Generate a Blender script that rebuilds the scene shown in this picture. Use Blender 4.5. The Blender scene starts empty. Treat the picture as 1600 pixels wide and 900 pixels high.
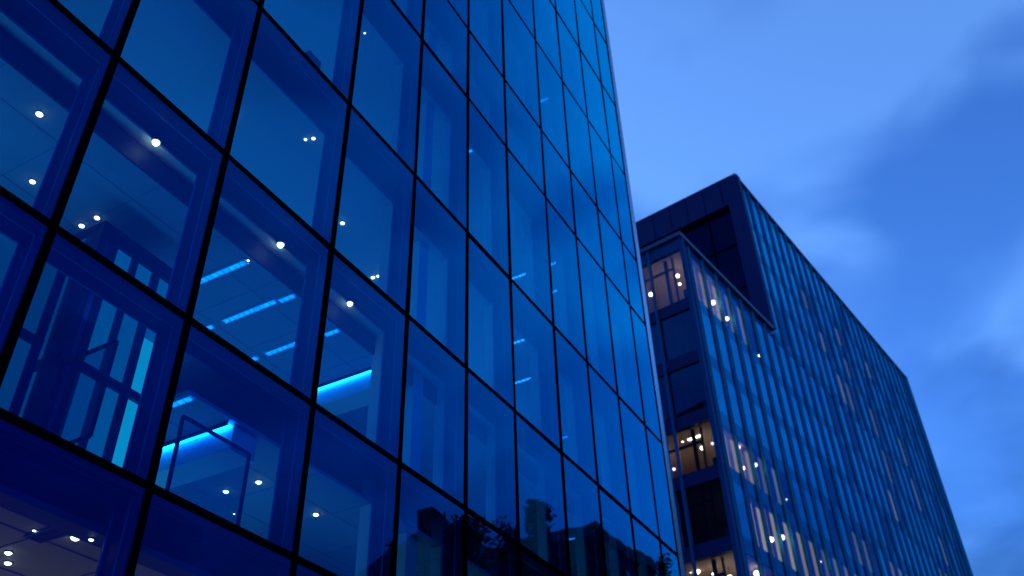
import bpy, bmesh, math, random
from mathutils import Vector, Matrix

random.seed(7)
scn = bpy.context.scene
col = scn.collection
R = math.radians

# ------------------------------------------------------------------ helpers
class MB:
    """collects boxes / quads / prisms and builds ONE mesh object"""
    def __init__(self):
        self.v = []; self.f = []; self.m = []; self.smooth = []
    def quadface(self, pts, mi=0, sm=False):
        n = len(self.v); self.v += [tuple(p) for p in pts]
        self.f.append(tuple(range(n, n + len(pts)))); self.m.append(mi); self.smooth.append(sm)
    def box(self, x0, x1, y0, y1, z0, z1, mi=0, mside=None):
        x0, x1 = min(x0, x1), max(x0, x1); y0, y1 = min(y0, y1), max(y0, y1); z0, z1 = min(z0, z1), max(z0, z1)
        n = len(self.v)
        self.v += [(x0,y0,z0),(x1,y0,z0),(x1,y1,z0),(x0,y1,z0),(x0,y0,z1),(x1,y0,z1),(x1,y1,z1),(x0,y1,z1)]
        fs = {'b':(0,3,2,1),'t':(4,5,6,7),'-y':(0,1,5,4),'+x':(1,2,6,5),'+y':(2,3,7,6),'-x':(3,0,4,7)}
        for k, f in fs.items():
            self.f.append(tuple(n + i for i in f)); self.m.append((mside or {}).get(k, mi)); self.smooth.append(False)
        return self
    def cyl(self, a, b, r0, r1=None, seg=14, mi=0, cap=True):
        r1 = r0 if r1 is None else r1
        a = Vector(a); b = Vector(b); d = (b - a).normalized()
        p = d.orthogonal().normalized(); q = d.cross(p); n = len(self.v)
        for c, r in ((a, r0), (b, r1)):
            for i in range(seg):
                t = 2 * math.pi * i / seg
                self.v.append(tuple(c + r * (math.cos(t) * p + math.sin(t) * q)))
        for i in range(seg):
            j = (i + 1) % seg
            self.f.append((n + i, n + j, n + seg + j, n + seg + i)); self.m.append(mi); self.smooth.append(True)
        if cap:
            self.f.append(tuple(n + i for i in reversed(range(seg)))); self.m.append(mi); self.smooth.append(False)
            self.f.append(tuple(n + seg + i for i in range(seg))); self.m.append(mi); self.smooth.append(False)
        return self
    def dome(self, c, r, h, seg=16, rings=4, mi=0, down=True):
        """spherical cap hanging under point c"""
        n = len(self.v); s = -1 if down else 1
        for k in range(rings):
            t = (math.pi / 2) * k / rings
            for i in range(seg):
                a = 2 * math.pi * i / seg
                self.v.append((c[0] + r * math.cos(t) * math.cos(a), c[1] + r * math.cos(t) * math.sin(a), c[2] + s * h * math.sin(t)))
        top = len(self.v); self.v.append((c[0], c[1], c[2] + s * h))
        for k in range(rings - 1):
            for i in range(seg):
                j = (i + 1) % seg
                self.f.append((n + k*seg + i, n + k*seg + j, n + (k+1)*seg + j, n + (k+1)*seg + i)); self.m.append(mi); self.smooth.append(True)
        for i in range(seg):
            self.f.append((n + (rings-1)*seg + i, n + (rings-1)*seg + (i+1) % seg, top)); self.m.append(mi); self.smooth.append(True)
        return self
    def build(self, name, mats, parent=None, loc=(0, 0, 0), off=(0, 0, 0), fix=False):
        me = bpy.data.meshes.new(name)
        ox, oy, oz = off
        me.from_pydata([(x - ox, y - oy, z - oz) for x, y, z in self.v], [], self.f)
        if not isinstance(mats, (list, tuple)): mats = [mats]
        for m in mats: me.materials.append(m)
        for p, mi, sm in zip(me.polygons, self.m, self.smooth):
            p.material_index = mi; p.use_smooth = sm
        if fix:
            bm = bmesh.new(); bm.from_mesh(me); bmesh.ops.recalc_face_normals(bm, faces=bm.faces); bm.to_mesh(me); bm.free()
        me.update()
        o = bpy.data.objects.new(name, me); col.objects.link(o)
        o.location = loc
        if parent is not None: o.parent = parent
        return o

def empty(name, loc, rz=0.0):
    o = bpy.data.objects.new(name, None); col.objects.link(o)
    o.location = loc; o.rotation_euler = (0, 0, rz); o.empty_display_size = .3
    return o

def tag(o, label, cat, group=None, kind=None):
    if label: o['label'] = label
    if cat: o['category'] = cat
    if group: o['group'] = group
    if kind: o['kind'] = kind
    return o

# ------------------------------------------------------------------ materials
def newmat(name):
    m = bpy.data.materials.new(name); m.use_nodes = True
    nt = m.node_tree
    for n in list(nt.nodes): nt.nodes.remove(n)
    out = nt.nodes.new('ShaderNodeOutputMaterial')
    return m, nt, out

def pbr(name, colr, rough=.5, metal=0.0, var=0.12, scale=3.0, bump=0.0, spec=.5, emis=None):
    m, nt, out = newmat(name)
    b = nt.nodes.new('ShaderNodeBsdfPrincipled')
    tc = nt.nodes.new('ShaderNodeTexCoord')
    nz = nt.nodes.new('ShaderNodeTexNoise'); nz.inputs['Scale'].default_value = scale; nz.inputs['Detail'].default_value = 6
    nt.links.new(tc.outputs['Object'], nz.inputs['Vector'])
    mp = nt.nodes.new('ShaderNodeMapRange'); mp.inputs['To Min'].default_value = 1 - var; mp.inputs['To Max'].default_value = 1 + var
    nt.links.new(nz.outputs['Fac'], mp.inputs['Value'])
    mx = nt.nodes.new('ShaderNodeVectorMath'); mx.operation = 'SCALE'; mx.inputs[0].default_value = colr[:3]
    nt.links.new(mp.outputs['Result'], mx.inputs['Scale'])
    nt.links.new(mx.outputs['Vector'], b.inputs['Base Color'])
    b.inputs['Roughness'].default_value = rough; b.inputs['Metallic'].default_value = metal
    b.inputs['Specular IOR Level'].default_value = spec
    if bump:
        bp = nt.nodes.new('ShaderNodeBump'); bp.inputs['Strength'].default_value = bump; bp.inputs['Distance'].default_value = .02
        nt.links.new(nz.outputs['Fac'], bp.inputs['Height']); nt.links.new(bp.outputs['Normal'], b.inputs['Normal'])
    if emis:
        b.inputs['Emission Color'].default_value = (*emis[:3], 1); b.inputs['Emission Strength'].default_value = emis[3]
    nt.links.new(b.outputs['BSDF'], out.inputs['Surface'])
    return m

def emit(name, c, s, noise=0.0, scale=(1, 1, 1)):
    s = s / 5.0
    m, nt, out = newmat(name)
    e = nt.nodes.new('ShaderNodeEmission'); e.inputs['Color'].default_value = (*c, 1); e.inputs['Strength'].default_value = s
    if noise:
        tc = nt.nodes.new('ShaderNodeTexCoord'); mp = nt.nodes.new('ShaderNodeMapping'); mp.inputs['Scale'].default_value = scale
        nz = nt.nodes.new('ShaderNodeTexNoise'); nz.inputs['Scale'].default_value = 1.0; nz.inputs['Detail'].default_value = 5
        nt.links.new(tc.outputs['Object'], mp.inputs['Vector']); nt.links.new(mp.outputs['Vector'], nz.inputs['Vector'])
        mr = nt.nodes.new('ShaderNodeMapRange'); mr.inputs['From Min'].default_value = .3; mr.inputs['From Max'].default_value = .7
        mr.inputs['To Min'].default_value = s * (1 - noise); mr.inputs['To Max'].default_value = s * (1 + noise)
        nt.links.new(nz.outputs['Fac'], mr.inputs['Value']); nt.links.new(mr.outputs['Result'], e.inputs['Strength'])
    nt.links.new(e.outputs['Emission'], out.inputs['Surface'])
    return m

def coated_glass(name, refl0, refl90, trans, f0=.08, f1=1.0, bump=.02, bscale=.35, backing=None, rough=0.0):
    """solar-control coated glass: blue mirror coating over tinted clear (or blinded) glass"""
    m, nt, out = newmat(name)
    tc = nt.nodes.new('ShaderNodeTexCoord')
    nz = nt.nodes.new('ShaderNodeTexNoise'); nz.inputs['Scale'].default_value = bscale; nz.inputs['Detail'].default_value = 1.5
    nt.links.new(tc.outputs['Object'], nz.inputs['Vector'])
    bp = nt.nodes.new('ShaderNodeBump'); bp.inputs['Strength'].default_value = 1.0; bp.inputs['Distance'].default_value = bump
    nt.links.new(nz.outputs['Fac'], bp.inputs['Height'])
    lw = nt.nodes.new('ShaderNodeLayerWeight'); lw.inputs['Blend'].default_value = .5
    pw = nt.nodes.new('ShaderNodeMath'); pw.operation = 'POWER'; pw.inputs[1].default_value = 3.0      # angular reflectance of the coating
    nt.links.new(lw.outputs['Facing'], pw.inputs[0])
    fr = nt.nodes.new('ShaderNodeMath'); fr.operation = 'MULTIPLY_ADD'; fr.use_clamp = True
    fr.inputs[1].default_value = f1; fr.inputs[2].default_value = f0
    nt.links.new(pw.outputs[0], fr.inputs[0])
    mc = nt.nodes.new('ShaderNodeMixRGB'); mc.inputs['Color1'].default_value = (*refl0, 1); mc.inputs['Color2'].default_value = (*refl90, 1)
    p2 = nt.nodes.new('ShaderNodeMath'); p2.operation = 'POWER'; p2.inputs[1].default_value = 2.6
    nt.links.new(lw.outputs['Facing'], p2.inputs[0]); nt.links.new(p2.outputs[0], mc.inputs['Fac'])
    gl = nt.nodes.new('ShaderNodeBsdfGlossy'); gl.inputs['Roughness'].default_value = rough
    nt.links.new(mc.outputs['Color'], gl.inputs['Color']); nt.links.new(bp.outputs['Normal'], gl.inputs['Normal'])
    if backing is None:
        tr = nt.nodes.new('ShaderNodeBsdfTransparent')
        oi = nt.nodes.new('ShaderNodeObjectInfo'); mr = nt.nodes.new('ShaderNodeMapRange')
        mr.inputs['To Min'].default_value = .80; mr.inputs['To Max'].default_value = 1.06
        nt.links.new(oi.outputs['Random'], mr.inputs['Value'])
        vm = nt.nodes.new('ShaderNodeVectorMath'); vm.operation = 'SCALE'; vm.inputs[0].default_value = trans
        nt.links.new(mr.outputs['Result'], vm.inputs['Scale']); nt.links.new(vm.outputs['Vector'], tr.inputs['Color'])
    else:
        tr = nt.nodes.new('ShaderNodeBsdfDiffuse'); tr.inputs['Color'].default_value = (*backing, 1)
    mx = nt.nodes.new('ShaderNodeMixShader')
    nt.links.new(fr.outputs[0], mx.inputs['Fac']); nt.links.new(tr.outputs[0], mx.inputs[1]); nt.links.new(gl.outputs[0], mx.inputs[2])
    nt.links.new(mx.outputs[0], out.inputs['Surface'])
    return m

def clear(name, c):
    m, nt, out = newmat(name)
    tr = nt.nodes.new('ShaderNodeBsdfTransparent'); tr.inputs['Color'].default_value = (*c, 1)
    nt.links.new(tr.outputs[0], out.inputs['Surface']); return m

M = {}
M['glass']   = coated_glass('tower coated glass', (.0,.016,.38), (.0,.95,1.0), (.20,.52,.80), f0=.10, f1=2.0, bump=.018, bscale=.3)
M['glass_in'] = clear('tower inner glass face', (.75,.93,1.0))
M['clear']   = coated_glass('thin inner glazing', (.5,.7,1), (.6,.8,1), (.7,.9,1), f0=.03, f1=.6, bump=.0)
M['gasket']  = pbr('black silicone joint', (.0015,.0015,.003), 1.0, var=.2, spec=0.0)
M['frame']   = pbr('navy anodised frame', (.003,.006,.12), .5, .0, var=.10, scale=1.3, spec=.15)
M['frame_plate'] = pbr('navy cover plate', (.004,.014,.17), .45, var=.1, spec=.2)
M['frame_edge'] = pbr('pale frame bead', (.10,.22,.62), .4, var=.1, spec=.2)
M['lining']  = pbr('pale jamb lining', (.70,.92,.92), .5, var=.06, scale=1)
M['bolt']    = pbr('steel clip', (.02,.05,.2), .35, .5)
M['ceiling'] = pbr('painted ceiling', (.28,.42,.62), .7, var=.06, scale=.6)
M['joint']   = pbr('ceiling joint', (.17,.27,.44), .7)
M['soffit']  = pbr('pale perimeter soffit', (.8,.9,.92), .6, var=.05, scale=.6)
M['bulkhead']= pbr('dark bulkhead', (.015,.03,.09), .6, var=.08)
M['slab']    = pbr('raised floor', (.35,.36,.4), .7, var=.1)
M['wall_in'] = pbr('inner wall', (.25,.35,.5), .7, var=.08, scale=.4)
M['alu']     = pbr('aluminium corner post', (.50,.62,.74), .38, .6, var=.05)
M['roofm']   = pbr('roof membrane', (.08,.08,.09), .8)
M['lens']    = emit('lamp lens warm white', (1.0,.48,.27), 26)
M['lens_s']  = emit('small lamp lens warm white', (1.0,.52,.32), 20)
M['ring']    = pbr('lamp trim ring', (.7,.7,.72), .4)
M['led']     = emit('blue led cells', (.0,.27,1.0), 3.2, .45, (14, 14, 14))
M['led_hot'] = emit('cyan led dots', (.01,.34,1.0), 26)
M['led_soft'] = emit('faint led cells', (.04,.46,1.0), 4.0, .4, (9, 9, 9))
M['beam']    = pbr('cove beam', (.75,.85,.95), .6, var=.04)
M['cabin_frame'] = pbr('dark cabin frame', (.004,.008,.045), .5, var=.1)
M['cabin_mid']   = pbr('mid blue cabin panel', (.03,.08,.24), .5, var=.1)
M['cabin_pane']  = emit('backlit frosted pane', (.0,.50,1.0), .28, .12, (.6, .6, .5))
M['cabin_dim']   = emit('dim frosted pane', (.0,.48,1.0), .14, .15, (.6, .6, .5))
M['cabin_hot']   = emit('bright cyan backlit strip', (.02,.80,1.0), .62, .08, (1, 1, .7))
M['warm_ceil'] = pbr('warm tiled ceiling', (.62,.50,.36), .7, var=.05)
M['tile_gap']  = pbr('ceiling tile joint', (.10,.09,.11), .7)

# far block
M['far_glass'] = coated_glass('office block dark glass', (.0,.25,.55), (.04,.62,.80), None, f0=.14, f1=1.5, bump=.02, bscale=.25, backing=(.004,.05,.13))
M['far_band']  = coated_glass('office block band glass', (.0,.2,.5), (.02,.52,.72), None, f0=.10, f1=1.1, bump=.02, bscale=.25, backing=(.001,.02,.07))
M['far_clear'] = coated_glass('office block clear glass', (.01,.25,.7), (.02,.38,.85), (.64,.71,.78), f0=.06, f1=.55, bump=.01)
M['fin_lit']  = pbr('fin blue with sky light', (.05,.40,.60), .5, var=.12, scale=.5, spec=.05)  # sky light on the fin sides is put into this paler blue
M['fin_shade'] = pbr('fin blue shaded', (.003,.10,.26), .6, var=.1, scale=.5, spec=.03)  # darker copy: shade of the fin fronts put into the colour
M['spandrel']  = pbr('navy spandrel', (.0005,.065,.20), .5, var=.15, scale=.5, spec=.03)
M['far_frame'] = pbr('navy cladding', (.0005,.017,.105), .55, var=.16, scale=.35, spec=.1)
M['far_dark']  = coated_glass('recess dark glass', (.01,.05,.2), (.02,.12,.40), None, f0=.07, f1=.5, bump=.01, backing=(.001,.005,.03))
M['left_dark'] = coated_glass('left face dark glass', (.0,.16,.42), (.0,.25,.6), None, f0=.08, f1=.6, bump=.02, backing=(.004,.035,.10))
M['coping']    = pbr('blue grey coping', (.02,.09,.2), .45, var=.1, spec=.2)
M['far_core']  = pbr('inner core', (.02,.03,.05), .8)
M['warm_blind'] = emit('lit blind', (.58,.44,.27), 1.05, .18, (3.5, 3.5, .25))
M['dim_blind']  = emit('dim lit blind', (.22,.26,.29), .85, .35, (3.5, 3.5, .3))
M['room_wall']  = pbr('warm room wall', (.42,.33,.30), .7, var=.1, scale=.8)
M['room_night'] = pbr('unlit room wall', (.03,.07,.14), .7, var=.15)  # darkness of the unlit rooms put into the wall colour
M['room_dark']  = pbr('room partition', (.05,.045,.06), .7)
M['globe']      = emit('far lamp', (1.0,.74,.48), 14)
M['globe_s']    = emit('far small lamp', (.95,.9,.8), 5)

# street
M['asphalt'] = pbr('asphalt', (.05,.05,.052), .85, var=.25, scale=2, bump=.2)
M['paving']  = pbr('paving', (.20,.20,.21), .8, var=.2, scale=1.5)
M['earth']   = pbr('ground', (.07,.08,.06), .9, var=.3, scale=.3)
M['bark']    = pbr('bark', (.05,.04,.03), .9, var=.3, scale=6, bump=.4)
M['leaf']    = pbr('leaves', (.035,.055,.025), .7, var=.5, scale=1.2)
M['brick']   = pbr('dark brick', (.10,.07,.06), .8, var=.3, scale=4)
M['slate']   = pbr('slate roof', (.04,.042,.05), .6, var=.3, scale=3)
M['trim']    = pbr('painted trim', (.3,.3,.3), .6)
M['pane_out'] = pbr('house window pane', (.02,.025,.03), .1)

# ------------------------------------------------------------------ near tower
GX = -9.0
YS = [2.5, 4.886, 7.174, 9.939, 12.380, 14.669, 16.838, 19.318, 21.490, 23.728, 25.932, 27.436]
ZS = [42.3, 38.144, 33.721, 29.316, 24.578, 21.524, 16.599, 12.653, 9.364, 6.802, 4.3]      # L-5 .. L5
TOFF = (GX, 15.0, 0.0)
tower = empty('glass_office_tower', TOFF)
tag(tower, 'tall glass office tower with black jointed blue curtain wall, filling the left half', 'building')
E_IN = .48

def frame_mesh(y0, y1, z0, z1, lining):
    m = MB()
    x1, x0 = GX - .045, GX - E_IN
    m.box(x0, x1, y1 - .055, y1 + .045, z0, z1)                                  # mullion (right side of the bay)
    m.box(x0, x1, y0 + .047, y1 - .057, z1 - .10, z1 + .02)                       # transom (top of the bay)
    m.box(GX - .185, x1, y1 - .066, y1 - .0555, z0, z1 - .10, 4)                     # outer half of both faces: lighter cover plate
    m.box(GX - .185, x1, y0 + .047, y1 - .067, z1 - .111, z1 - .1005, 4)
    # glazing beads, proud of the two faces we look at
    m.box(GX - .215, GX - .19, y1 - .075, y1 - .055, z0, z1 - .10, 1)
    m.box(GX - .215, GX - .19, y0 + .047, y1 - .075, z1 - .118, z1 - .10, 1)
    m.box(x0 - .030, x0, y1 - .078, y1 + .045, z0, z1 - .10, 1)
    m.box(x0 - .030, x0, y0 + .047, y1 - .079, z1 - .118, z1 + .02, 1)
    # clips near the two ends of the mullion
    for zz in (z0 + .22, z1 - .42):
        for xx in (GX - .12, GX - .30):
            m.cyl((xx, y1 - .054, zz), (xx, y1 - .085, zz), .028, seg=8, mi=2)
    if lining:
        m.box(x0 - .30, x0 - .032, y1 - .035, y1 + .03, z0, z1 - .16, 3)
    return m

lined = set(range(4, 12))
extra = MB(); extra_g = MB()
nwin = 0
for j in range(len(ZS) - 1):
    z1, z0 = ZS[j], ZS[j + 1]
    for i in range(len(YS) - 1):
        y0, y1 = YS[i], YS[i + 1]
        # rows / bays the photograph shows
        w = frame_mesh(y0, y1, z0, z1, (i + 1) in lined and (i + 1) < 11).build('window', [M['frame'], M['frame_edge'], M['bolt'], M['lining'], M['frame_plate']], tower, off=TOFF)
        m = MB()
        m.box(GX - .03, GX, y0 + .06, y1 - .06, z0 + .055, z1 - .055, 1, {'+x': 0})
        ty, tz = random.gauss(0, .0022), random.gauss(0, .0022)                     # no two panes hang exactly alike
        yc, zc_ = (y0 + y1) / 2, (z0 + z1) / 2
        m.v = [(x + (y - yc) * ty + (z - zc_) * tz, y, z) for x, y, z in m.v]
        m.build('pane', [M['glass'], M['glass_in']], w, off=TOFF)
        g = MB()
        g.box(GX - .045, GX + .012, y1 - .058, y1 + .058, z0 + .053, z1 - .053)
        g.box(GX - .045, GX + .012, y0 - .058, y1 + .058, z1 - .053, z1 + .053)
        g.build('gasket', M['gasket'], w, off=TOFF)
        nwin += 1

# storeys out of the frame on the near side and above: one glazed field
f = MB()
for y0, y1 in ((-6.5, -4.2), (-4.2, -1.95), (-1.95, .3), (.3, 2.5)):
    for j in range(len(ZS) - 1):
        z1, z0 = ZS[j], ZS[j + 1]
        f.box(GX - .03, GX, y0 + .06, y1 - .06, z0 + .055, z1 - .055, 1, {'+x': 0})
        f.box(GX - .045, GX + .012, y1 - .058, y1 + .058, z0 + .053, z1 - .053, 2)
        f.box(GX - .045, GX + .012, y0 - .058, y1 + .058, z1 - .053, z1 + .053, 2)
        f.box(GX - E_IN, GX - .047, y1 - .055, y1 + .045, z0, z1, 3)
o = f.build('curtain_wall', [M['glass'], M['glass_in'], M['gasket'], M['frame']], tower, off=TOFF)
o['kind'] = 'stuff'

# plinth below the lowest drawn row, parapet above the highest
MB().box(GX - .40, GX - .02, -6.5, 27.42, .0, 4.24).build('plinth', M['frame'], tower, off=TOFF)
MB().box(GX - .6, GX - .0, -6.5, 27.42, 42.36, 44.0).build('parapet', M['frame'], tower, off=TOFF)
MB().box(-30, GX - .62, -6.5, 27.4, 43.0, 43.4).build('roof', M['roofm'], tower, off=TOFF)
m = MB()
m.box(-30, GX - .02, -6.9, -6.52, 0, 44)
m.box(-30, GX - .42, 27.44, 27.85, 0, 44)
m.box(-30.4, -30.02, -6.9, 27.85, 0, 44)
m.build('side_wall', M['far_frame'], tower, off=TOFF)
# corner: black gasket joint then rounded aluminium post
MB().box(GX - .40, GX - .05, 27.375, 27.50, 0, 44.1).build('corner_joint', M['gasket'], tower, off=TOFF)
m = MB()
m.cyl((GX - .12, 27.66, 0), (GX - .12, 27.68, 44.3), .20, seg=24)
m.box(GX - .40, GX - .14, 27.52, 27.80, 0, 44.25)
m.build('corner_post', M['alu'], tower, off=TOFF)

# storey slabs, ceilings, perimeter soffit and bulkhead
XB = -21.0
for j, zl in enumerate(ZS):
    ya = -6.4; 
    if j == 8: ya = 7.90                    # the cabin stands in a double-height bay
    drop = .60 if j != 6 else .60
    MB().box(XB, GX - .50, ya, 27.3, zl - .06, zl + .10).build('floor_slab', M['slab'], tower, off=TOFF)
    m = MB()
    if j == 7:
        m.box(XB, -9.78, ya, 27.3, zl - .70, zl - .62)
        c = m.build('ceiling', M['ceiling'], tower, off=TOFF)
        MB().box(-9.775, -9.73, ya, 27.3, zl - .71, zl - .064).build('bulkhead', M['bulkhead'], tower, off=TOFF)
        MB().box(-9.728, GX - .505, ya, 27.3, zl - .30, zl - .25).build('soffit', M['soffit'], tower, off=TOFF)
    elif j == 9:
        m.box(XB, -9.85, ya, 27.3, zl - .52, zl - .46)
        MB().box(-9.845, GX - .505, ya, 27.3, zl - .56, zl - .47).build('soffit', M['bulkhead'], tower, off=TOFF)
        m.build('ceiling', M['warm_ceil'], tower, off=TOFF)
        t = MB()
        for k in range(14):
            y = ya + .9 + k * 1.2 + 6.2
            t.box(XB + .1, -9.6, y, y + .022, zl - .527, zl - .522)
        for k in range(8):
            x = -10.3 - k * 1.2
            t.box(x, x + .022, ya, 20, zl - .533, zl - .528)
        t.build('ceiling_joints', M['tile_gap'], tower, off=TOFF)
    else:
        m.box(XB, GX - .55, ya, 27.3, zl - .66, zl - .60)
        m.build('ceiling', M['ceiling'], tower, off=TOFF)
for j in (7, 8):
    zz = ZS[j] - (.702 if j == 7 else .662); t = MB(); x1_ = -9.80 if j == 7 else -9.60
    ya = 7.95 if j == 8 else -6.3
    for k in range(24):
        y = -5.9 + k * 1.4
        if y > ya: t.box(XB + .1, x1_, y, y + .015, zz - .002, zz)
    for k in range(8):
        x = -10.4 - k * 1.3
        t.box(x, x + .015, ya, 27.2, zz - .005, zz - .003)
    t.build('ceiling_joints', M['joint'], tower, off=TOFF)
MB().box(XB - .2, XB - .02, -6.4, 27.3, 0, 42.5).build('inner_wall', M['wall_in'], tower, off=TOFF)
# pale structural column lines behind the glass
MB().box(-9.95, -9.72, 13.72, 14.08, 0, 42.2).build('inner_column', M['lining'], tower, off=TOFF)

# inner casements of the lower rooms
def casement(name, pts, t=.045, w=.05):
    """pts: rectangle corners a,b,c,d (3D, planar) -> frame bars + pane"""
    m = MB()
    for k in range(4):
        a = Vector(pts[k]); b = Vector(pts[(k + 1) % 4])
        m.cyl(a, b, w * .62, seg=4)
    o = m.build(name, M['cabin_frame'], tower, off=TOFF)
    p = MB(); p.quadface(pts); p2 = p.build('pane', M['clear'], o, off=TOFF)
    sol = p2.modifiers.new('thick', 'SOLIDIFY'); sol.thickness = .012
    return o
casement('open_casement', [(-10.40, 6.60, 8.87), (-9.62, 6.60, 8.87), (-9.62, 6.60, 7.42), (-10.40, 6.60, 7.42)])
casement('inner_casement', [(-9.55, 7.90, 8.32), (-9.55, 9.27, 8.32), (-9.55, 9.27, 6.95), (-9.55, 7.90, 6.95)])

# added fill: unseen area lights near each floor that brighten ceilings, soffit and linings
def area(name, loc, sx, sy, power, c, rot=(math.pi, 0, 0)):
    d = bpy.data.lights.new(name, 'AREA'); d.shape = 'RECTANGLE'; d.size = sx; d.size_y = sy
    d.energy = power; d.color = c
    o = bpy.data.objects.new(name, d); col.objects.link(o); o.location = loc; o.rotation_euler = rot
    return o
for j in range(len(ZS) - 1):
    z0 = ZS[j + 1]
    h = ZS[j] - z0
    p = (60 if j < 7 else 44) * (h / 4.0)
    c = (.10, .58, .70)
    if j == 9: c, p = (1.0, .40, .18), 22
    if j < 9: area('perimeter_fill', (-10.3, 10.5, z0 + .2), .3, 33.0, 11 if j == 7 else 9, (.12, .60, .80))  # unseen fill strip added near the glass to brighten soffit and linings
    if j >= 7: area('room_fill', (-14.0, 5.0, z0 + .45), 7.0, 15.0, p * .75, c)  # unseen fill added below to brighten the ceilings
    else: area('room_fill', (-14.0, 15.0, z0 + .45), 7.0, 24.0, p, c)

# ------------------------------------------------------------------ lamps in the tower
def downlight(x, y, z, label, r=.085, small=False):
    t = empty('downlight', (x, y, z)); r *= .55
    tag(t, label, 'ceiling light', 'round downlights in the glass tower')
    MB().cyl((0, 0, .0), (0, 0, -.014), r * 1.35, r * 1.25, seg=18).build('trim_ring', M['ring'], t)
    MB().dome((0, 0, -.0145), r, r * (.62 if label.find('soffit strip') < 0 else 1.25)).build('lens', M['lens_s'] if small else M['lens'], t)
    return t
zc = ZS[7]
DL = [(-9.49, 6.22, zc - .301, 'bright starry downlight in the pale soffit strip, leftmost big lamp near the top left', .10),
      (-9.45, 9.10, zc - .301, 'bright downlight in the pale soffit strip above the blue light bars', .105),
      (-9.46, 11.13, zc - .301, 'bright downlight in the pale soffit strip above the long cove light', .095),
      (-10.16, 4.75, zc - .701, 'upper downlight in the leftmost glass bay', .085),
      (-11.40, 5.63, zc - .701, 'lower downlight in the leftmost glass bay', .075),
      (-11.21, 6.72, zc - .701, 'right lamp of the pair above the dark framed cabin', .075),
      (-11.58, 6.73, zc - .701, 'left lamp of the pair above the dark framed cabin', .075),
      (-9.86, 8.81, zc - .701, 'small white lamp at the end of the topmost blue light bar', .04),
      (-11.33, 10.60, ZS[8] - .661, 'left lamp of the two behind the inner casement pane', .085),
      (-10.62, 10.62, ZS[8] - .661, 'right lamp of the two beside the inner casement pane', .085),
      (-10.63, 12.16, ZS[8] - .661, 'single downlight beside the pale jamb, bottom centre left', .085),
      (-10.67, 13.59, ZS[8] - .661, 'small downlight against the pale jamb near the bottom edge', .055),
      (-11.84, 11.36, ZS[8] - .661, 'tiny lamp below the two lamps of the inner casement', .032),
      (-9.90, 6.98, ZS[9] - .521, 'large oval downlight in the warm tiled ceiling', .095),
      (-9.70, 7.06, ZS[9] - .561, 'small downlight right of the oval one in the warm ceiling', .05),
      (-10.13, 6.57, ZS[9] - .521, 'faint small downlight beside the air vent in the warm ceiling', .035),
      (-10.97, 6.86, ZS[9] - .521, 'upper lamp of the pair at the left edge of the warm ceiling', .075),
      (-11.26, 7.08, ZS[9] - .521, 'lower lamp of the pair at the left edge of the warm ceiling', .075),
      (-9.96, 9.80, ZS[6] - .661, 'left lamp of the tiny pair high in the tall plain bay', .055),
      (-9.80, 9.86, ZS[6] - .661, 'right lamp of the tiny pair high in the tall plain bay', .065),
      (-10.78, 8.59, ZS[6] - .661, 'downlight half hidden by the black joint high on the left', .08),
      (-10.90, 12.28, ZS[6] - .661, 'single downlight in the tall bay left of the three clustered lamps', .085),
      (-11.49, 14.28, ZS[6] - .661, 'left lamp of the cluster of three under the tall bay', .085),
      (-11.34, 14.31, ZS[6] - .661, 'middle lamp of the cluster of three under the tall bay', .085),
      (-11.20, 14.34, ZS[6] - .661, 'right lamp of the cluster of three under the tall bay', .085),
      (-9.83, 11.09, ZS[5] - .661, 'tiny downlight alone near the top centre of the facade', .045),
      (-10.00, 19.9, ZS[5] - .661, 'tiny lamp in the narrow upper bay beside a faint light bar', .075),
      (-9.80, 24.9, ZS[5] - .661, 'tiny lamp near the aluminium corner post', .12)]
for x, y, z, lb, r in DL: downlight(x, y, z, lb, r, r < .06)

def light_bar(x0, x1, y, z, label, mat='led', w=.10):
    """linear ceiling light made of many led cells in a shallow channel"""
    t = empty('linear_light', ((x0 + x1) / 2, y, z))
    tag(t, label, 'linear light', 'blue linear ceiling lights in the glass tower')
    L = x1 - x0
    m = MB(); m.box(-L/2 - .01, L/2 + .01, -w*.75, -w*.5 - .004, -.045, 0); m.box(-L/2 - .01, L/2 + .01, w*.5 + .004, w*.75, -.045, 0)
    m.box(-L/2 - .01, L/2 + .01, -w*.5 - .003, w*.5 + .003, -.012, 0)
    m.build('channel', M['ring'] if mat != 'led' else M['beam'], t)
    n = max(3, int(L / .12)); c = MB()
    for k in range(n):
        a = -L/2 + L * k / n; b = a + L / n * .66
        c.box(a, b, -w*.5, w*.5, -.034, -.013)
    c.build('led_strip', M[mat], t)
    return t
zc = ZS[7] - .701
light_bar(-11.3, -9.90, 8.80, zc, 'topmost blue light bar under the soffit lamp')
light_bar(-11.46, -10.22, 9.94, zc, 'long blue light bar in the middle of the ceiling')
light_bar(-10.15, -9.80, 9.98, zc, 'short blue light bar beside the long middle one')
light_bar(-12.6, -11.75, 9.94, zc, 'short blue light bar at the left of the middle row')
light_bar(-11.52, -10.70, 11.20, zc, 'blue light bar beside the dark mullion, third row')
light_bar(-10.12, -9.80, 11.27, zc, 'short blue light bar right of the dark mullion, third row')
light_bar(-12.8, -11.75, 11.20, zc, 'short blue light bar just above the black joint, third row')
z8 = ZS[8] - .661
light_bar(-9.98, -9.56, 7.99, z8, 'blue light bar under the transom above the inner casement')
z6 = ZS[6] - .661; z5 = ZS[5] - .661
light_bar(-11.5, -10.7, 21.60, z5, 'faint light bar in the fourth narrow bay, upper storey', 'led_soft')
light_bar(-10.2, -9.75, 21.60, z5, 'faint light bar near the jamb, upper storey', 'led_soft')
light_bar(-10.85, -10.2, 22.95, z5, 'faint light bar low in the fifth narrow bay', 'led_soft')
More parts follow.
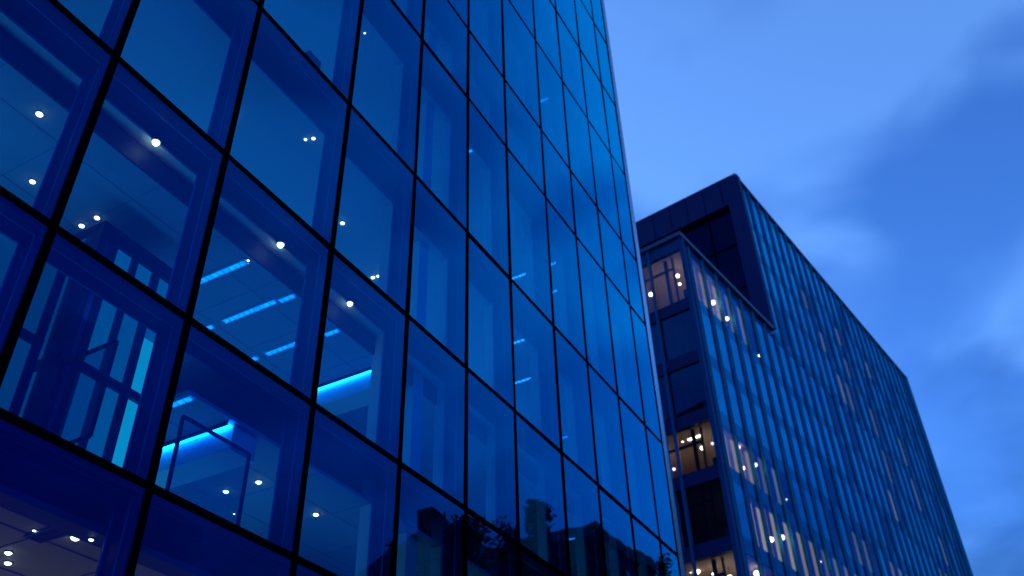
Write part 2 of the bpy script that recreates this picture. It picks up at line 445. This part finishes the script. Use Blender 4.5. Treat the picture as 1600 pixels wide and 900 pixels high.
light_bar(-10.15, -9.85, 17.56, z6, 'short faint light bar in the second narrow bay', 'led_soft')
light_bar(-10.3, -9.55, 18.58, z6, 'faint light bar in the third narrow bay', 'led_soft')
light_bar(-11.35, -10.70, 24.10, z6, 'brightest small light bar in the fifth narrow bay', 'led')
light_bar(-10.9, -10.1, 20.40, z6, 'faint light bar low in the third narrow bay', 'led_soft')
light_bar(-10.8, -9.70, 22.78, ZS[7] - .701, 'light bar above the mirrored roof at the bottom right of the facade', 'led')
light_bar(-10.1, -9.56, 15.86, z5, 'faint light bar beside the tiny lamp in the upper narrow bay', 'led_soft')
light_bar(-9.95, -9.60, 21.43, ZS[3] - .661, 'faint light bar high in the narrow upper bays', 'led_soft')

def cove(x0, x1, y, z, label, h=.42):
    t = empty('cove_light', ((x0 + x1) / 2, y, z))
    tag(t, label, 'cove light', 'blue cove lights in the glass tower')
    L = x1 - x0
    m = MB(); m.box(-L/2, L/2, .03, .55, -h, -.002); m.box(-L/2, L/2, -.42, .03, -h, -h + .02) if False else None
    m.build('beam', M['beam'], t)
    m = MB(); m.box(-L/2, L/2, -.105, -.095, -.075, -.002); m.build('valance', M['bulkhead'], t)
    c = MB(); n = int(L / .055)
    for k in range(n):
        a = -L/2 + L * k / n
        c.box(a, a + L / n * .55, -.03, .0, -.055, -.03)
    c.build('led_strip', M['led_hot'], t)
    return t
cove(-13.6, -9.80, 12.78, ZS[7] - .701, 'long glowing cove light at the bottom of the second bay')
cove(-11.6, -9.62, 8.90, z8, 'glowing cove light behind the inner casement')

# small dark box on a transom
t = empty('sensor_box', (-9.26, 8.90, ZS[6] + .29))
tag(t, 'small dark box lying on the transom high in the third bay', 'box')
b = MB().box(-.13, .13, -.19, .19, -.265, .24).build('housing', M['gasket'], t)
MB().box(.131, .138, -.15, .15, -.06, .06).build('cover_plate', M['bulkhead'], t)
bv = b.modifiers.new('bevel', 'BEVEL'); bv.width = .02; bv.segments = 2

# air vent on the warm ceiling
t = empty('air_vent', (-10.05, 6.72, ZS[9] - .535))
tag(t, 'dark square air vent in the warm tiled ceiling, beside the faint lamp', 'vent')
m = MB(); m.box(-.30, .30, -.13, -.10, -.02, 0); m.box(-.30, .30, .10, .13, -.02, 0); m.box(-.30, -.27, -.10, .10, -.02, 0); m.box(.27, .30, -.10, .10, -.02, 0)
m.build('frame', M['cabin_mid'], t)
m = MB()
for k in range(5): m.box(-.265, .265, -.09 + k*.04, -.09 + k*.04 + .018, -.016, -.003)
m.build('slat', M['cabin_frame'], t)

# ------------------------------------------------------------------ glazed cabin inside the tower
CX, CY = -10.5, 6.44
cab = empty('glazed_cabin', (CX, CY, 6.9))
tag(cab, 'dark framed glazed cabin standing behind the glass, two storeys tall with blue panes', 'cabin')
CO = (CX, CY, 6.9)
H0, H1 = 6.91, 11.34
posts = [(6.44, 6.56, 0), (6.67, 6.79, 0), (7.09, 7.20, 0), (7.51, 7.645, 0), (7.96, 8.10, 0)]
for y0, y1, _ in posts:
    MB().box(CX - .10, CX, y0, y1, H0, H1 - .27).build('post', M['cabin_frame'], cab, off=CO)
MB().box(CX - .07, CX - .03, 6.562, 6.668, H0, H1 - .27).build('corner_panel', M['cabin_mid'], cab, off=CO)
for z0, z1 in ((H1 - .268, H1), (8.80, 8.94), (7.55, 7.70), (6.905, 7.0)):
    MB().box(CX - .115, CX + .012, CY, 8.10, z0, z1).build('rail', M['cabin_frame'], cab, off=CO)
bays = [(6.79, 7.09), (7.20, 7.51)]
for z0, z1 in ((7.0, 7.55), (7.70, 8.80), (8.94, H1 - .27)):
    for y0, y1 in bays:
        MB().box(CX - .075, CX - .055, y0, y1, z0, z1).build('pane', M['cabin_pane'], cab, off=CO)
MB().box(CX - .075, CX - .055, 7.645, 7.96, 7.0, 9.90).build('bright_pane', M['cabin_hot'], cab, off=CO)
MB().box(CX - .075, CX - .055, 7.645, 7.96, 9.902, H1 - .27).build('pane', M['cabin_pane'], cab, off=CO)
# return face running into the building
for x0, x1 in ((CX - .45, CX - .102), (CX - 1.5, CX - 1.36), (CX - 2.5, CX - 2.36)):
    MB().box(x0, x1, CY, CY + .10, H0, H1 - .27).build('post', M['cabin_frame'], cab, off=CO)
for z0, z1 in ((H1 - .12, H1 - .002), (8.80, 8.94)):
    MB().box(CX - 2.5, CX - .117, CY - .012, CY + .11, z0, z1).build('rail', M['cabin_frame'], cab, off=CO)
for x0, x1 in ((CX - 1.36, CX - .45), (CX - 2.36, CX - 1.5)):
    MB().box(x0, x1, CY + .05, CY + .07, H0 + .1, H1 - .12).build('pane', M['cabin_dim'], cab, off=CO)
MB().box(CX - 2.5, CX - .12, CY + .12, 8.09, H1 - .05, H1 - .004).build('roof', M['cabin_frame'], cab, off=CO)
# glazed screen left of the cabin
t = empty('glazed_screen', (-10.9, 5.3, 6.9)); SO = (-10.9, 5.3, 6.9)
tag(t, 'low glazed screen with one dark rail left of the cabin', 'partition')
for y0, y1 in ((3.2, 3.32), (4.7, 4.82), (6.22, 6.36)):
    MB().box(-10.98, -10.90, y0, y1, 6.91, 10.6).build('post', M['cabin_frame'], t, off=SO)
for z0, z1 in ((9.05, 9.20), (7.2, 7.32), (10.45, 10.602)):
    MB().box(-10.99, -10.892, 3.2, 6.36, z0, z1).build('rail', M['cabin_frame'], t, off=SO)
for y0, y1 in ((3.32, 4.7), (4.82, 6.22)):
    for z0, z1 in ((6.95, 7.2), (7.32, 9.05), (9.2, 10.45)):
        MB().box(-10.95, -10.93, y0, y1, z0, z1).build('pane', M['cabin_dim'], t, off=SO)

# ------------------------------------------------------------------ far office block (local: x along the long face, y into the building, z up)
CF = (-12.7095, 48.3577, 0.0); AF = math.atan2(.98837, .15208)
far = empty('office_block', CF, AF)
tag(far, 'dark blue office block with vertical fins and a few lit rooms, right of the tower', 'building')
S1, S2, ZR, ZT = 14.50, 58.9, 60.09, 43.25
K0, KW = 1.2735, 1.98405
BOT = {-3: 55.45, -2: 51.76, -1: 48.00, 0: 43.41, 1: 38.57, 2: 34.23, 3: 30.11, 4: 26.32, 5: 22.03, 6: 18.0, 7: 14.0, 8: 10.0, 9: 6.0, 10: 2.0}
TOP = {r: BOT[r - 1] - .95 for r in BOT if r - 1 in BOT}; TOP[-3] = 58.7
TOP[1] = 42.30
GY = .0                                     # glass plane of the long face
# cores
MB().box(6.2, 58.6, 1.2, 26, 0, 43.0).box(15.0 + 1.8, 58.6, 1.2, 26, 43.1, 59.7).build('core', M['far_core'], far)
# long face: spandrel per storey
for r in BOT:
    b = BOT[r]
    s0 = .02 if r >= 1 else S1 + .65
    if r == 0: s0 = S1 + .02
    MB().box(s0, S2 - .25, .005, .30, b - .95, b).build('spandrel', M['far_band'], far)
MB().box(S1 + .02, S2 - .25, .005, .30, 58.7, ZR - .12).build('parapet', M['far_band'], far)
MB().box(S1 - .05, S2 + .05, -.17, .35, ZR - .12, ZR + .02).build('coping', M['fin_lit'], far)
MB().box(S2 - .245, S2, -.28, 26, 0, ZR - .13).build('end_wall', M['fin_lit'], far)
MB().box(S1, S1 + .62, -.30, .28, ZT + .02, ZR - .13).build('corner_pier', M['far_frame'], far)
# fins
def fin(k):
    s1 = K0 + k * KW; s0 = s1 - .15
    top = ZR - .13 if s0 > S1 + .63 else ZT - .32
    m = MB(); m.box(s0, s1, -.15, .10, 0, top, 0, {'-y': 1, '+x': 1})  # lit and shaded tones painted per face
    return m.build('fin', [M['fin_lit'], M['fin_shade']], far)
NK = 29
for k in range(NK): fin(k)
# windows of the long face; the 70 nearest are parts, the rest one field
lit4 = {0: 1, 1: 1, 2: 1, 3: 2, 4: 2, 7: 2}
lit = {}
for k in (0, 1, 2): lit[(1, k)] = 1
for k in (3, 4): lit[(1, k)] = 2
for k in (0, 1, 2): lit[(4, k)] = 1
for k in (3, 4, 8, 10, 11, 12, 15, 16): lit[(4, k)] = 2
for k in (1, 2, 3, 4, 5, 6): lit[(5, k)] = 1
for k in (7, 8, 9): lit[(5, k)] = 2
for rk in ((0, 8), (0, 14), (0, 15), (0, 16), (-1, 16), (-1, 17), (-1, 19), (-2, 12), (-2, 13), (-2, 20), (-2, 21), (1, 18), (1, 19), (1, 22), (1, 23),
           (2, 24), (2, 25), (3, 22), (3, 23), (3, 24), (3, 25), (0, 22), (0, 23), (4, 14), (-3, 18), (6, 0), (6, 1), (6, 2), (6, 7), (6, 8), (2, 12), (3, 9), (5, 10), (5, 11), (5, 12), (4, 19), (4, 20), (-1, 22), (-2, 24), (0, 27), (-2, 16), (-2, 17), (-1, 13), (-1, 14), (0, 18), (0, 19), (1, 14), (1, 26), (2, 17), (2, 18), (2, 27), (3, 15), (4, 17), (4, 22), (5, 14), (5, 15), (-1, 24), (3, 26), (1, 12), (-1, 26)): lit[rk] = 2
def wpos(r, k):
    s0 = K0 + k * KW; s1 = s0 + KW - .15
    return s0 + .004, min(s1 - .004, S2 - .26), BOT[r] + .004, TOP[r] - .004
cells = []
for r in TOP:
    for k in range(-1, NK):
        if r <= 0 and K0 + k * KW < S1 + .6: continue
        s0, s1, z0, z1 = wpos(r, k)
        if k < 0: s0 = .30
        if s1 - s0 < .3: continue
        # size seen from the street: nearer and less grazing is larger
        d = math.hypot(48.3 + s0 * .988, z0 - 1.6)
        cells.append((d, r, k, s0, s1, z0, z1))
cells.sort()
vis = [c for c in cells if (c[1] <= 6)]
partset = set((c[1], c[2]) for c in vis[:60]) | set(lit)
field = MB()
for d, r, k, s0, s1, z0, z1 in cells:
    L = lit.get((r, k))
    if (r, k) in partset:
        m = MB().box(s0, s1, GY, GY + .04, z0, z1)
        w = m.build('window', M['far_clear'] if L else M['far_glass'], far)
        if L:
            MB().box(s0 - .10, s0 + .66 * (s1 - s0), .30, .33, z0 - .3, z1 + .3).build('blind', M['warm_blind'] if L == 1 else M['dim_blind'], w)
            w['label'] = 'lit window with pale warm blind' if L == 1 else 'dimly lit window'
    else:
        field.box(s0, s1, GY, GY + .04, z0, z1)
o = field.build('window_field', M['far_glass'], far); o['kind'] = 'stuff'

# short (left) face of the lower volume
VW = 8.0
for r in range(1, 11):
    b = BOT[r] - (.45 if r != 1 else .7)
    if r >= 1:
        MB().box(-.03, .28, .02, VW, b - .85, b).build('spandrel', M['far_frame'], far)
MB().box(-.25, .30, -.30, VW, ZT - .30, ZT).build('coping', M['coping'], far)
MB().box(.302, S1 - .01, -.30, .02, ZT - .30, ZT - .002).build('coping', M['coping'], far)
MB().box(-.02, .29, .02, VW, ZT - 1.25, ZT - .302).build('parapet', M['spandrel'], far)
MB().box(.31, S1 - .02, -.02, .28, ZT - .9, ZT - .302).build('parapet', M['spandrel'], far)
MB().box(.31, S1 - .02, .30, VW, ZT - .5, ZT - .31).build('terrace', M['roofm'], far)
MB().box(-.06, .26, -.26, .018, 0, ZT - .302).build('corner_post', M['spandrel'], far)
for v in (2.32, 4.6, 6.9):
    MB().box(-.16, .05, v, v + .16, 0, ZT - .302).build('mullion', M['fin_shade'], far)
rooms = {1, 4, 6}
for r in range(1, 11):
    z1 = (ZT - 1.25) if r == 1 else BOT[r - 1] - (.45 if r != 2 else .7) - .85
    z0 = BOT[r] - (.45 if r != 1 else .7)
    vv = [.02, 2.32, 4.6, 6.9, VW]
    for a, b in zip(vv[:-1], vv[1:]):
        MB().box(.08, .11, a + (.17 if a > 1 else .005), b - .005, z0 + .004, z1 - .004).build('window', M['far_clear'], far)
    if True:
        m = MB()
        m.box(5.6, 5.8, .6, VW, z0 - .2, z1 + .2)                       # back wall
        m.box(.35, 5.6, VW - .2, VW, z0 - .2, z1 + .2)
        m.box(.30, 5.6, .02, VW, z1 + .02, z1 + .25)                      # ceiling
        m.box(.30, 5.6, .02, VW, z0 - .25, z0 - .02)
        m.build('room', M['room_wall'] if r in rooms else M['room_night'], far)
        m = MB()
        for (v, w) in ((.95, .10), (1.42, .22), (3.3, .16)):
            m.box(.55, .70, v, v + w, z0, z1)
        m.box(.56, .69, .96, VW, z1 - .95, z1 - .80)
        m.build('partition', M['room_dark'], far)
        for v, pw in (((1.4, 70), (4.2, 70)) if r in rooms else ((2.4, 5),)):  # lamps of the lit rooms; a faint blue fill added in the dark ones
            l = bpy.data.lights.new('room_lamp_and_fill', 'POINT'); l.energy = .06 * pw * (1.0 if r != 4 else 1.1); l.color = (1.0, .60, .33) if r in rooms else (.25, .6, 1.0); l.shadow_soft_size = .25
            lo = bpy.data.objects.new('room_lamp_and_fill', l); col.objects.link(lo); lo.parent = far; lo.location = (2.6, v, (z0 + z1) / 2 + .3)

# upper volume: framed box set back behind the terrace, glass wall recessed in the frame
UV = 26.0
m = MB()
m.box(S1, S1 + 2.2, .29, UV, 57.0, ZR - .125)
m.build('roof_frame', M['far_frame'], far)
MB().box(S1, S1 + .9, .285, 1.05, ZT + .02, 56.99).build('side_jamb', M['far_frame'], far)
MB().box(S1 - .06, S1 + .30, .36, UV, ZR - .12, ZR + .015).build('coping', M['coping'], far)
m = MB()
for k in range(14):
    v = 1.45 + k * 1.75
    m.box(S1 - .012, S1 - .001, v, v + .05, 57.02, ZR - .13)
m.build('cladding_joints', M['gasket'], far)
vv = [1.06, 3.4, 5.75, 8.1, 10.45, 12.8]
for a, b in zip(vv[:-1], vv[1:]):
    for z0, z1 in ((43.2, 48.3), (48.42, 52.85), (52.97, 56.98)):
        MB().box(S1 + 0.55, S1 + 0.59, a + .05, b - .05, z0, z1).build('recessed_pane', M['far_dark'], far)
for a in vv: MB().box(S1 + 0.47, S1 + 0.61, a - .05, a + .05, 43.1, 56.98).build('recess_mullion', M['gasket'], far)
for z in (48.30, 52.85): MB().box(S1 + 0.49, S1 + 0.60, 1.06, 12.8, z, z + .12).build('recess_transom', M['gasket'], far)
m = MB()
m.box(S1 + .1, S2 - .3, .4, UV, ZR - .6, ZR - .14); m.build('roof', M['roofm'], far)
MB().box(S1 + 2.1, S2 - .3, UV - .3, UV, 0, ZR - .62).build('rear_wall', M['far_frame'], far)

# lamps of the far block
Mf = Matrix.Translation(CF) @ Matrix.Rotation(AF, 4, 'Z')
def far_lamp(s, v, z, r, label, mat='globe', group='lamps in the office block rooms', long=0):
    p = Mf @ Vector((s, v, z))
    t = empty('pendant_lamp', p, AF)
    tag(t, label, 'lamp', group)
    m = MB()
    if long: m.box(-.10, .10, -long/2, long/2, -.10, .10)
    else:
        m.dome((0, 0, 0), r, r, 12, 4, 0, True); m.dome((0, 0, 0), r, r, 12, 4, 0, False)
    m.build('globe', M[mat], t, fix=True)
    MB().cyl((0, 0, r * .9 if not long else .1), (0, 0, r + .5), .015, seg=6).build('cord', M['room_dark'], t)
RL = [(4.67,40.21,.17,'globe','bright lamp in the second lit window of the top glazed storey'), (6.69,39.94,.14,'globe','bright lamp in the third lit window of the top glazed storey'),
      (2.69,36.06,.09,'globe_s','upper of two white spots in the dark storey under the top one'), (2.55,34.83,.09,'globe_s','lower of two white spots in the dark storey under the top one'),
      (8.02,38.98,.07,'globe_s','small spot right of the three warm top storey windows'), (11.52,39.21,.09,'globe','small warm spot where the top storey meets the jamb'),
      (4.23,28.71,.11,'globe','upper lamp of the second warm window in the middle lit storey'), (4.30,27.31,.12,'globe','lower lamp of the second warm window in the middle lit storey'),
      (6.39,28.33,.13,'globe','lamp of the third warm window in the middle lit storey'), (8.18,29.27,.08,'globe_s','lamp high in the fourth window of the middle lit storey'),
      (10.13,29.09,.09,'globe_s','lamp in the fifth window of the middle lit storey'), (6.52,23.42,.16,'globe','left of two glowing globes in the lower warm windows'),
      (8.38,24.13,.16,'globe','right of two glowing globes in the lower warm windows'), (14.29,24.29,.11,'globe','lone lamp further right in the lower warm windows'),
      (18.14,29.5,.10,'globe_s','white spot far along the middle lit storey, first'), (20.09,29.21,.10,'globe_s','white spot far along the middle lit storey, second'),
      (23.73,29.87,.11,'globe_s','white spot far along the middle lit storey, farthest'), (3.29,20.42,.16,'globe','bright lamp at the bottom edge left of the fins'),
      (14.16,29.14,.07,'globe_s','faint spot in a dark window of the middle storey'), (10.64,27.46,.06,'globe_s','faint spot low in a dark window of the middle storey')]
for s, z, r, mt, lb in RL:
    far_lamp(s, .30, z, r, lb, mt)
LL = [(1.17,41.12,.13,'globe','upper lamp by the corner in the top corner room',0), (1.13,40.38,.09,'globe','lower lamp by the corner in the top corner room',0),
      (3.4,40.6,.15,'globe','lamp beside the aluminium post in the top corner room',0), (3.46,38.9,.10,'globe_s','spot beside the aluminium post under the top corner room',0),
      (2.71,28.98,.17,'globe','oval glowing lamp in the middle corner room',0), (1.85,28.9,.2,'globe','long glowing bar lamp in the middle corner room',.95),
      (1.5,27.98,.12,'globe','small lamp below the bar lamp in the middle corner room',0),
      (.79,28.04,.08,'globe_s','spot at the corner of the middle corner room',0), (3.56,27.25,.09,'globe_s','spot near the aluminium post low in the middle corner room',0),
      (3.45,20.90,.16,'globe','left lamp of the bottom corner room near the post',0), (3.05,20.75,.17,'globe','second lamp of the bottom corner room',0),
      (2.06,20.3,.10,'globe','small oval lamp of the bottom corner room',0), (1.13,19.9,.13,'globe','lamp low by the corner in the bottom corner room',0)]
for v, z, r, mt, lb, lg in LL:
    far_lamp(1.5, v, z, r, lb, mt, long=lg)

# ------------------------------------------------------------------ street (structure) and what the glass mirrors
def sheet(name, x0, x1, y0, y1, z, mat):
    m = MB(); m.quadface([(x0, y0, z), (x1, y0, z), (x1, y1, z), (x0, y1, z)])
    o = m.build(name, mat); o['kind'] = 'structure'; return o
sheet('ground', -1500, 1500, -1500, 1500, -.02, M['earth'])
o = MB().box(-9.0, -3.2, -120, 200, -.015, .12).build('pavement', M['paving']); o['kind'] = 'structure'
sheet('road', -3.2, 5.0, -120, 200, -.012, M['asphalt'])
o = MB().box(5.0, 8.0, -120, 200, -.015, .12).build('pavement', M['paving']); o['kind'] = 'structure'

def tree(x, y, h, cr, label, seed, trunk_frac=.35, slim=1.0):
    rnd = random.Random(seed)
    t = empty('street_tree', (x, y, 0)); tag(t, label, 'tree', 'trees across the street')
    m = MB(); p = Vector((0, 0, 0)); r = .022 * h * .6
    for k in range(6):
        q = p + Vector((rnd.uniform(-.2, .2), rnd.uniform(-.2, .2), h * .8 / 6))
        m.cyl(p, q, r, r * .8, seg=8, cap=False); 
        if k >= 2:
            for _ in range(3):
                a = rnd.uniform(0, 6.28); L = cr * rnd.uniform(.5, .9)
                m.cyl(q, q + Vector((math.cos(a) * L, math.sin(a) * L, L * .7)), r * .45, r * .08, seg=5, cap=False)
        p = q; r *= .8
    m.build('trunk', M['bark'], t)
    c = MB(); clumps = []
    for k in range(70):
        f_ = rnd.random() ** .8; zz = trunk_frac + (1 - trunk_frac) * f_
        wv = (min(1, f_ * 4 + .3)) * (max(0, 1 - f_) ** .55 + .10)
        a = rnd.uniform(0, 6.28); rr = cr * wv * rnd.uniform(.1, 1.0)
        clumps.append((Vector((math.cos(a) * rr, math.sin(a) * rr, zz * h - .4)), cr * rnd.uniform(.20, .40)))
    for cc, cs in clumps:
        for _ in range(140):
            d = Vector((rnd.gauss(0, 1), rnd.gauss(0, 1), rnd.gauss(0, .9))) * cs * .5
            s = rnd.uniform(.10, .24); n = Vector((rnd.gauss(0, 1), rnd.gauss(0, 1), rnd.gauss(0, 1))).normalized()
            u = n.orthogonal().normalized() * s; w = n.cross(u).normalized() * s * .6; b = cc + d
            c.quadface([b - u, b - w, b + u, b + w])
    c.build('crown', M['leaf'], t)
    return t
for x_, y_, h_, r_, lb_, sd_ in (
    (9.5, 39.5, 21.6, 3.0, 'broad dark tree across the street mirrored left in the lowest panes', 3),
    (9.5, 44.3, 25.0, 2.2, 'slender dark tree across the street mirrored against the pale jambs of the lowest panes', 4),
    (9.5, 49.5, 25.4, 3.0, 'bushy dark tree across the street mirrored just under the hipped roof', 6),
    (10.0, 56.2, 30.2, 1.7, 'narrow pointed dark tree across the street mirrored right of the hipped roof', 5),
    (10.0, 59.5, 28.2, 3.2, 'wide low dark tree across the street mirrored under the pointed one', 9),
    (10.0, 66.0, 31.5, 2.6, 'dark tree across the street mirrored beside the flat roofed house', 8),
    (10.5, 73.0, 29.5, 3.0, 'low dark tree across the street mirrored in front of the flat roofed house', 10),
    (10.5, 82.0, 35.0, 2.8, 'farthest dark tree across the street mirrored near the corner post', 12),
    (9.0, 30.5, 16.4, 1.6, 'smallest dark tree across the street mirrored at the bottom edge', 21)):
    tree(x_, y_, h_, r_, lb_, sd_)

def house(x, y, w, l, eave, ridge, label, name='town_house', flat=False):
    t = empty(name, (x, y, 0)); tag(t, label, 'house', 'houses across the street')
    b = MB().box(-w/2, w/2, -l/2, l/2, 0, eave).build('wall', M['brick'], t)
    m = MB(); o_ = .5
    if flat:
        m.box(-w/2 - o_, w/2 + o_, -l/2 - o_, l/2 + o_, eave + .002, ridge)
    else:
        v = [(-w/2-o_, -l/2-o_, eave+.004), (w/2+o_, -l/2-o_, eave+.004), (w/2+o_, l/2+o_, eave+.004), (-w/2-o_, l/2+o_, eave+.004), (0, -l/4, ridge), (0, l/4, ridge)]
        for f in ((0, 1, 4), (1, 2, 5, 4), (2, 3, 5), (3, 0, 4, 5), (3, 2, 1, 0)): m.quadface([v[i] for i in f])
    rf = m.build('roof', M['slate'], t)
    MB().box(w*.18, w*.18+.9, -l*.1, -l*.1+1.3, ridge - (2.2 if not flat else 0) + .01, ridge + 1.3).build('chimney', M['brick'], rf)
    n = int(l // 3)
    for fl in range(int(eave // 3.4)):
        for k in range(n):
            yy = -l/2 + l * (k + .5) / n
            wd = MB().box(-w/2 - .06, -w/2 - .002, yy - .65, yy + .65, fl*3.4 + 1.0, fl*3.4 + 2.7).build('window', M['trim'], t)
            MB().box(-w/2 - .07, -w/2 - .062, yy - .55, yy + .55, fl*3.4 + 1.1, fl*3.4 + 2.6).build('pane', M['pane_out'], wd)
    return t
house(16.5, 54.0, 9, 8.5, 24.2, 29.5, 'dark brick house with steep hipped roof mirrored in the lowest panes')
house(17.5, 79.0, 9, 11, 34.6, 35.6, 'tall dark house with overhanging flat roof mirrored in the lowest panes', flat=True)

# ------------------------------------------------------------------ sky, sun, camera
w = bpy.data.worlds.new('World'); scn.world = w; w.use_nodes = True
nt = w.node_tree
for n in list(nt.nodes): nt.nodes.remove(n)
out = nt.nodes.new('ShaderNodeOutputWorld'); bg = nt.nodes.new('ShaderNodeBackground'); bg.inputs['Strength'].default_value = .10
sky = nt.nodes.new('ShaderNodeTexSky'); sky.sky_type = 'NISHITA'; sky.sun_disc = False
SUN_EL, SUN_AZ = R(8), R(-75)
sky.sun_elevation = SUN_EL; sky.sun_rotation = SUN_AZ
sky.air_density = 1.0; sky.dust_density = .5; sky.ozone_density = 4.8
tc = nt.nodes.new('ShaderNodeTexCoord')
def noise(scale, detail, vec, rough=.55, dist=.0):
    n = nt.nodes.new('ShaderNodeTexNoise'); n.inputs['Scale'].default_value = scale; n.inputs['Detail'].default_value = detail
    n.inputs['Roughness'].default_value = rough; n.inputs['Distortion'].default_value = dist
    nt.links.new(vec, n.inputs['Vector']); return n
mp = nt.nodes.new('ShaderNodeMapping'); mp.inputs['Scale'].default_value = (1.0, 1.0, 1.9); mp.inputs['Rotation'].default_value = (-.31006, -.51954, .87217); mp.inputs['Location'].default_value = (-.07701, 1.47668, -1.22442)
nt.links.new(tc.outputs['Generated'], mp.inputs['Vector'])
def mrange(src, a, b, c=0.0, d=1.0):
    m = nt.nodes.new('ShaderNodeMapRange'); m.interpolation_type = 'SMOOTHSTEP'
    for k, v in zip(('From Min', 'From Max', 'To Min', 'To Max'), (a, b, c, d)): m.inputs[k].default_value = v
    nt.links.new(src, m.inputs['Value']); return m.outputs['Result']
def math_(op, a, b):
    m = nt.nodes.new('ShaderNodeMath'); m.operation = op
    for k, v in enumerate((a, b)):
        if isinstance(v, (int, float)): m.inputs[k].default_value = v
        else: nt.links.new(v, m.inputs[k])
    return m.outputs[0]
n1 = noise(2.2, 4, mp.outputs['Vector'], .45, .3)           # broad soft veil
n3 = noise(4.6, 3, mp.outputs['Vector'], .42, .4)           # mottling
n2 = noise(4.5, 4, mp.outputs['Vector'], .48, .4)           # streaks of the low bank
veil = mrange(math_('ADD', math_('MULTIPLY', n1.outputs['Fac'], .5), math_('MULTIPLY', n3.outputs['Fac'], .5)), .43, .60)
sep = nt.nodes.new('ShaderNodeSeparateXYZ'); nt.links.new(tc.outputs['Generated'], sep.inputs[0])
low = mrange(math_('ADD', sep.outputs['Z'], math_('MULTIPLY', math_('SUBTRACT', n2.outputs['Fac'], .5), .45)), .20, .52, 1.0, 0.0)
def mul(colr, fac, c2):
    m = nt.nodes.new('ShaderNodeMixRGB'); m.blend_type = 'MULTIPLY'; m.inputs['Color2'].default_value = (*c2, 1)
    nt.links.new(colr, m.inputs['Color1'])
    if isinstance(fac, float): m.inputs['Fac'].default_value = fac
    else: nt.links.new(fac, m.inputs['Fac'])
    return m.outputs['Color']
c = mul(sky.outputs['Color'], 1.0, (.95, .90, 1.02))         # late dusk: less green than a clear noon sky
c = mul(c, veil, (.38, .54, .72))                           # slate blue evening cloud over the clear sky
c = mul(c, low, (.045, .18, .30))
nt.links.new(c, bg.inputs['Color']); nt.links.new(bg.outputs[0], out.inputs[0])

sd = bpy.data.lights.new('sun', 'SUN'); sd.energy = .03; sd.angle = R(12); sd.color = (.75, .85, 1.0)
so = bpy.data.objects.new('sun', sd); col.objects.link(so)
sdir = Vector((math.sin(SUN_AZ) * math.cos(R(8)), math.cos(SUN_AZ) * math.cos(R(8)), math.sin(R(8))))
so.rotation_euler = (-sdir).to_track_quat('-Z', 'Y').to_euler()

F, YAW, PIT, ROLL = 1452.218, -.489163, .656068, -.031826
cam = bpy.data.cameras.new('camera'); co = bpy.data.objects.new('camera', cam); col.objects.link(co)
cam.sensor_width = 36; cam.lens = F / 1600 * 36; cam.clip_start = .1; cam.clip_end = 4000
cam.dof.use_dof = True; cam.dof.focus_distance = 13.5; cam.dof.aperture_fstop = 1.0
cy, sy, cp, sp = math.cos(YAW), math.sin(YAW), math.cos(PIT), math.sin(PIT)
fw = Vector((sy * cp, cy * cp, sp)); r0 = Vector((cy, -sy, 0)); u0 = r0.cross(fw)
rt = math.cos(ROLL) * r0 + math.sin(ROLL) * u0; up = -math.sin(ROLL) * r0 + math.cos(ROLL) * u0
mw = Matrix((( rt.x, up.x, -fw.x, 0), (rt.y, up.y, -fw.y, 0), (rt.z, up.z, -fw.z, 1.6), (0, 0, 0, 1)))
co.matrix_world = mw
scn.camera = co

vs = scn.view_settings; vs.view_transform = 'Standard'; vs.look = 'None'; vs.exposure = 2.75; vs.gamma = 1; vs.use_curve_mapping = False
cy_ = scn.cycles
cy_.use_denoising = True
cy_.max_bounces = 10; cy_.transparent_max_bounces = 24; cy_.glossy_bounces = 4; cy_.diffuse_bounces = 3
cy_.sample_clamp_indirect = 3.0; cy_.caustics_reflective = False; cy_.caustics_refractive = False
cy_.use_light_tree = True
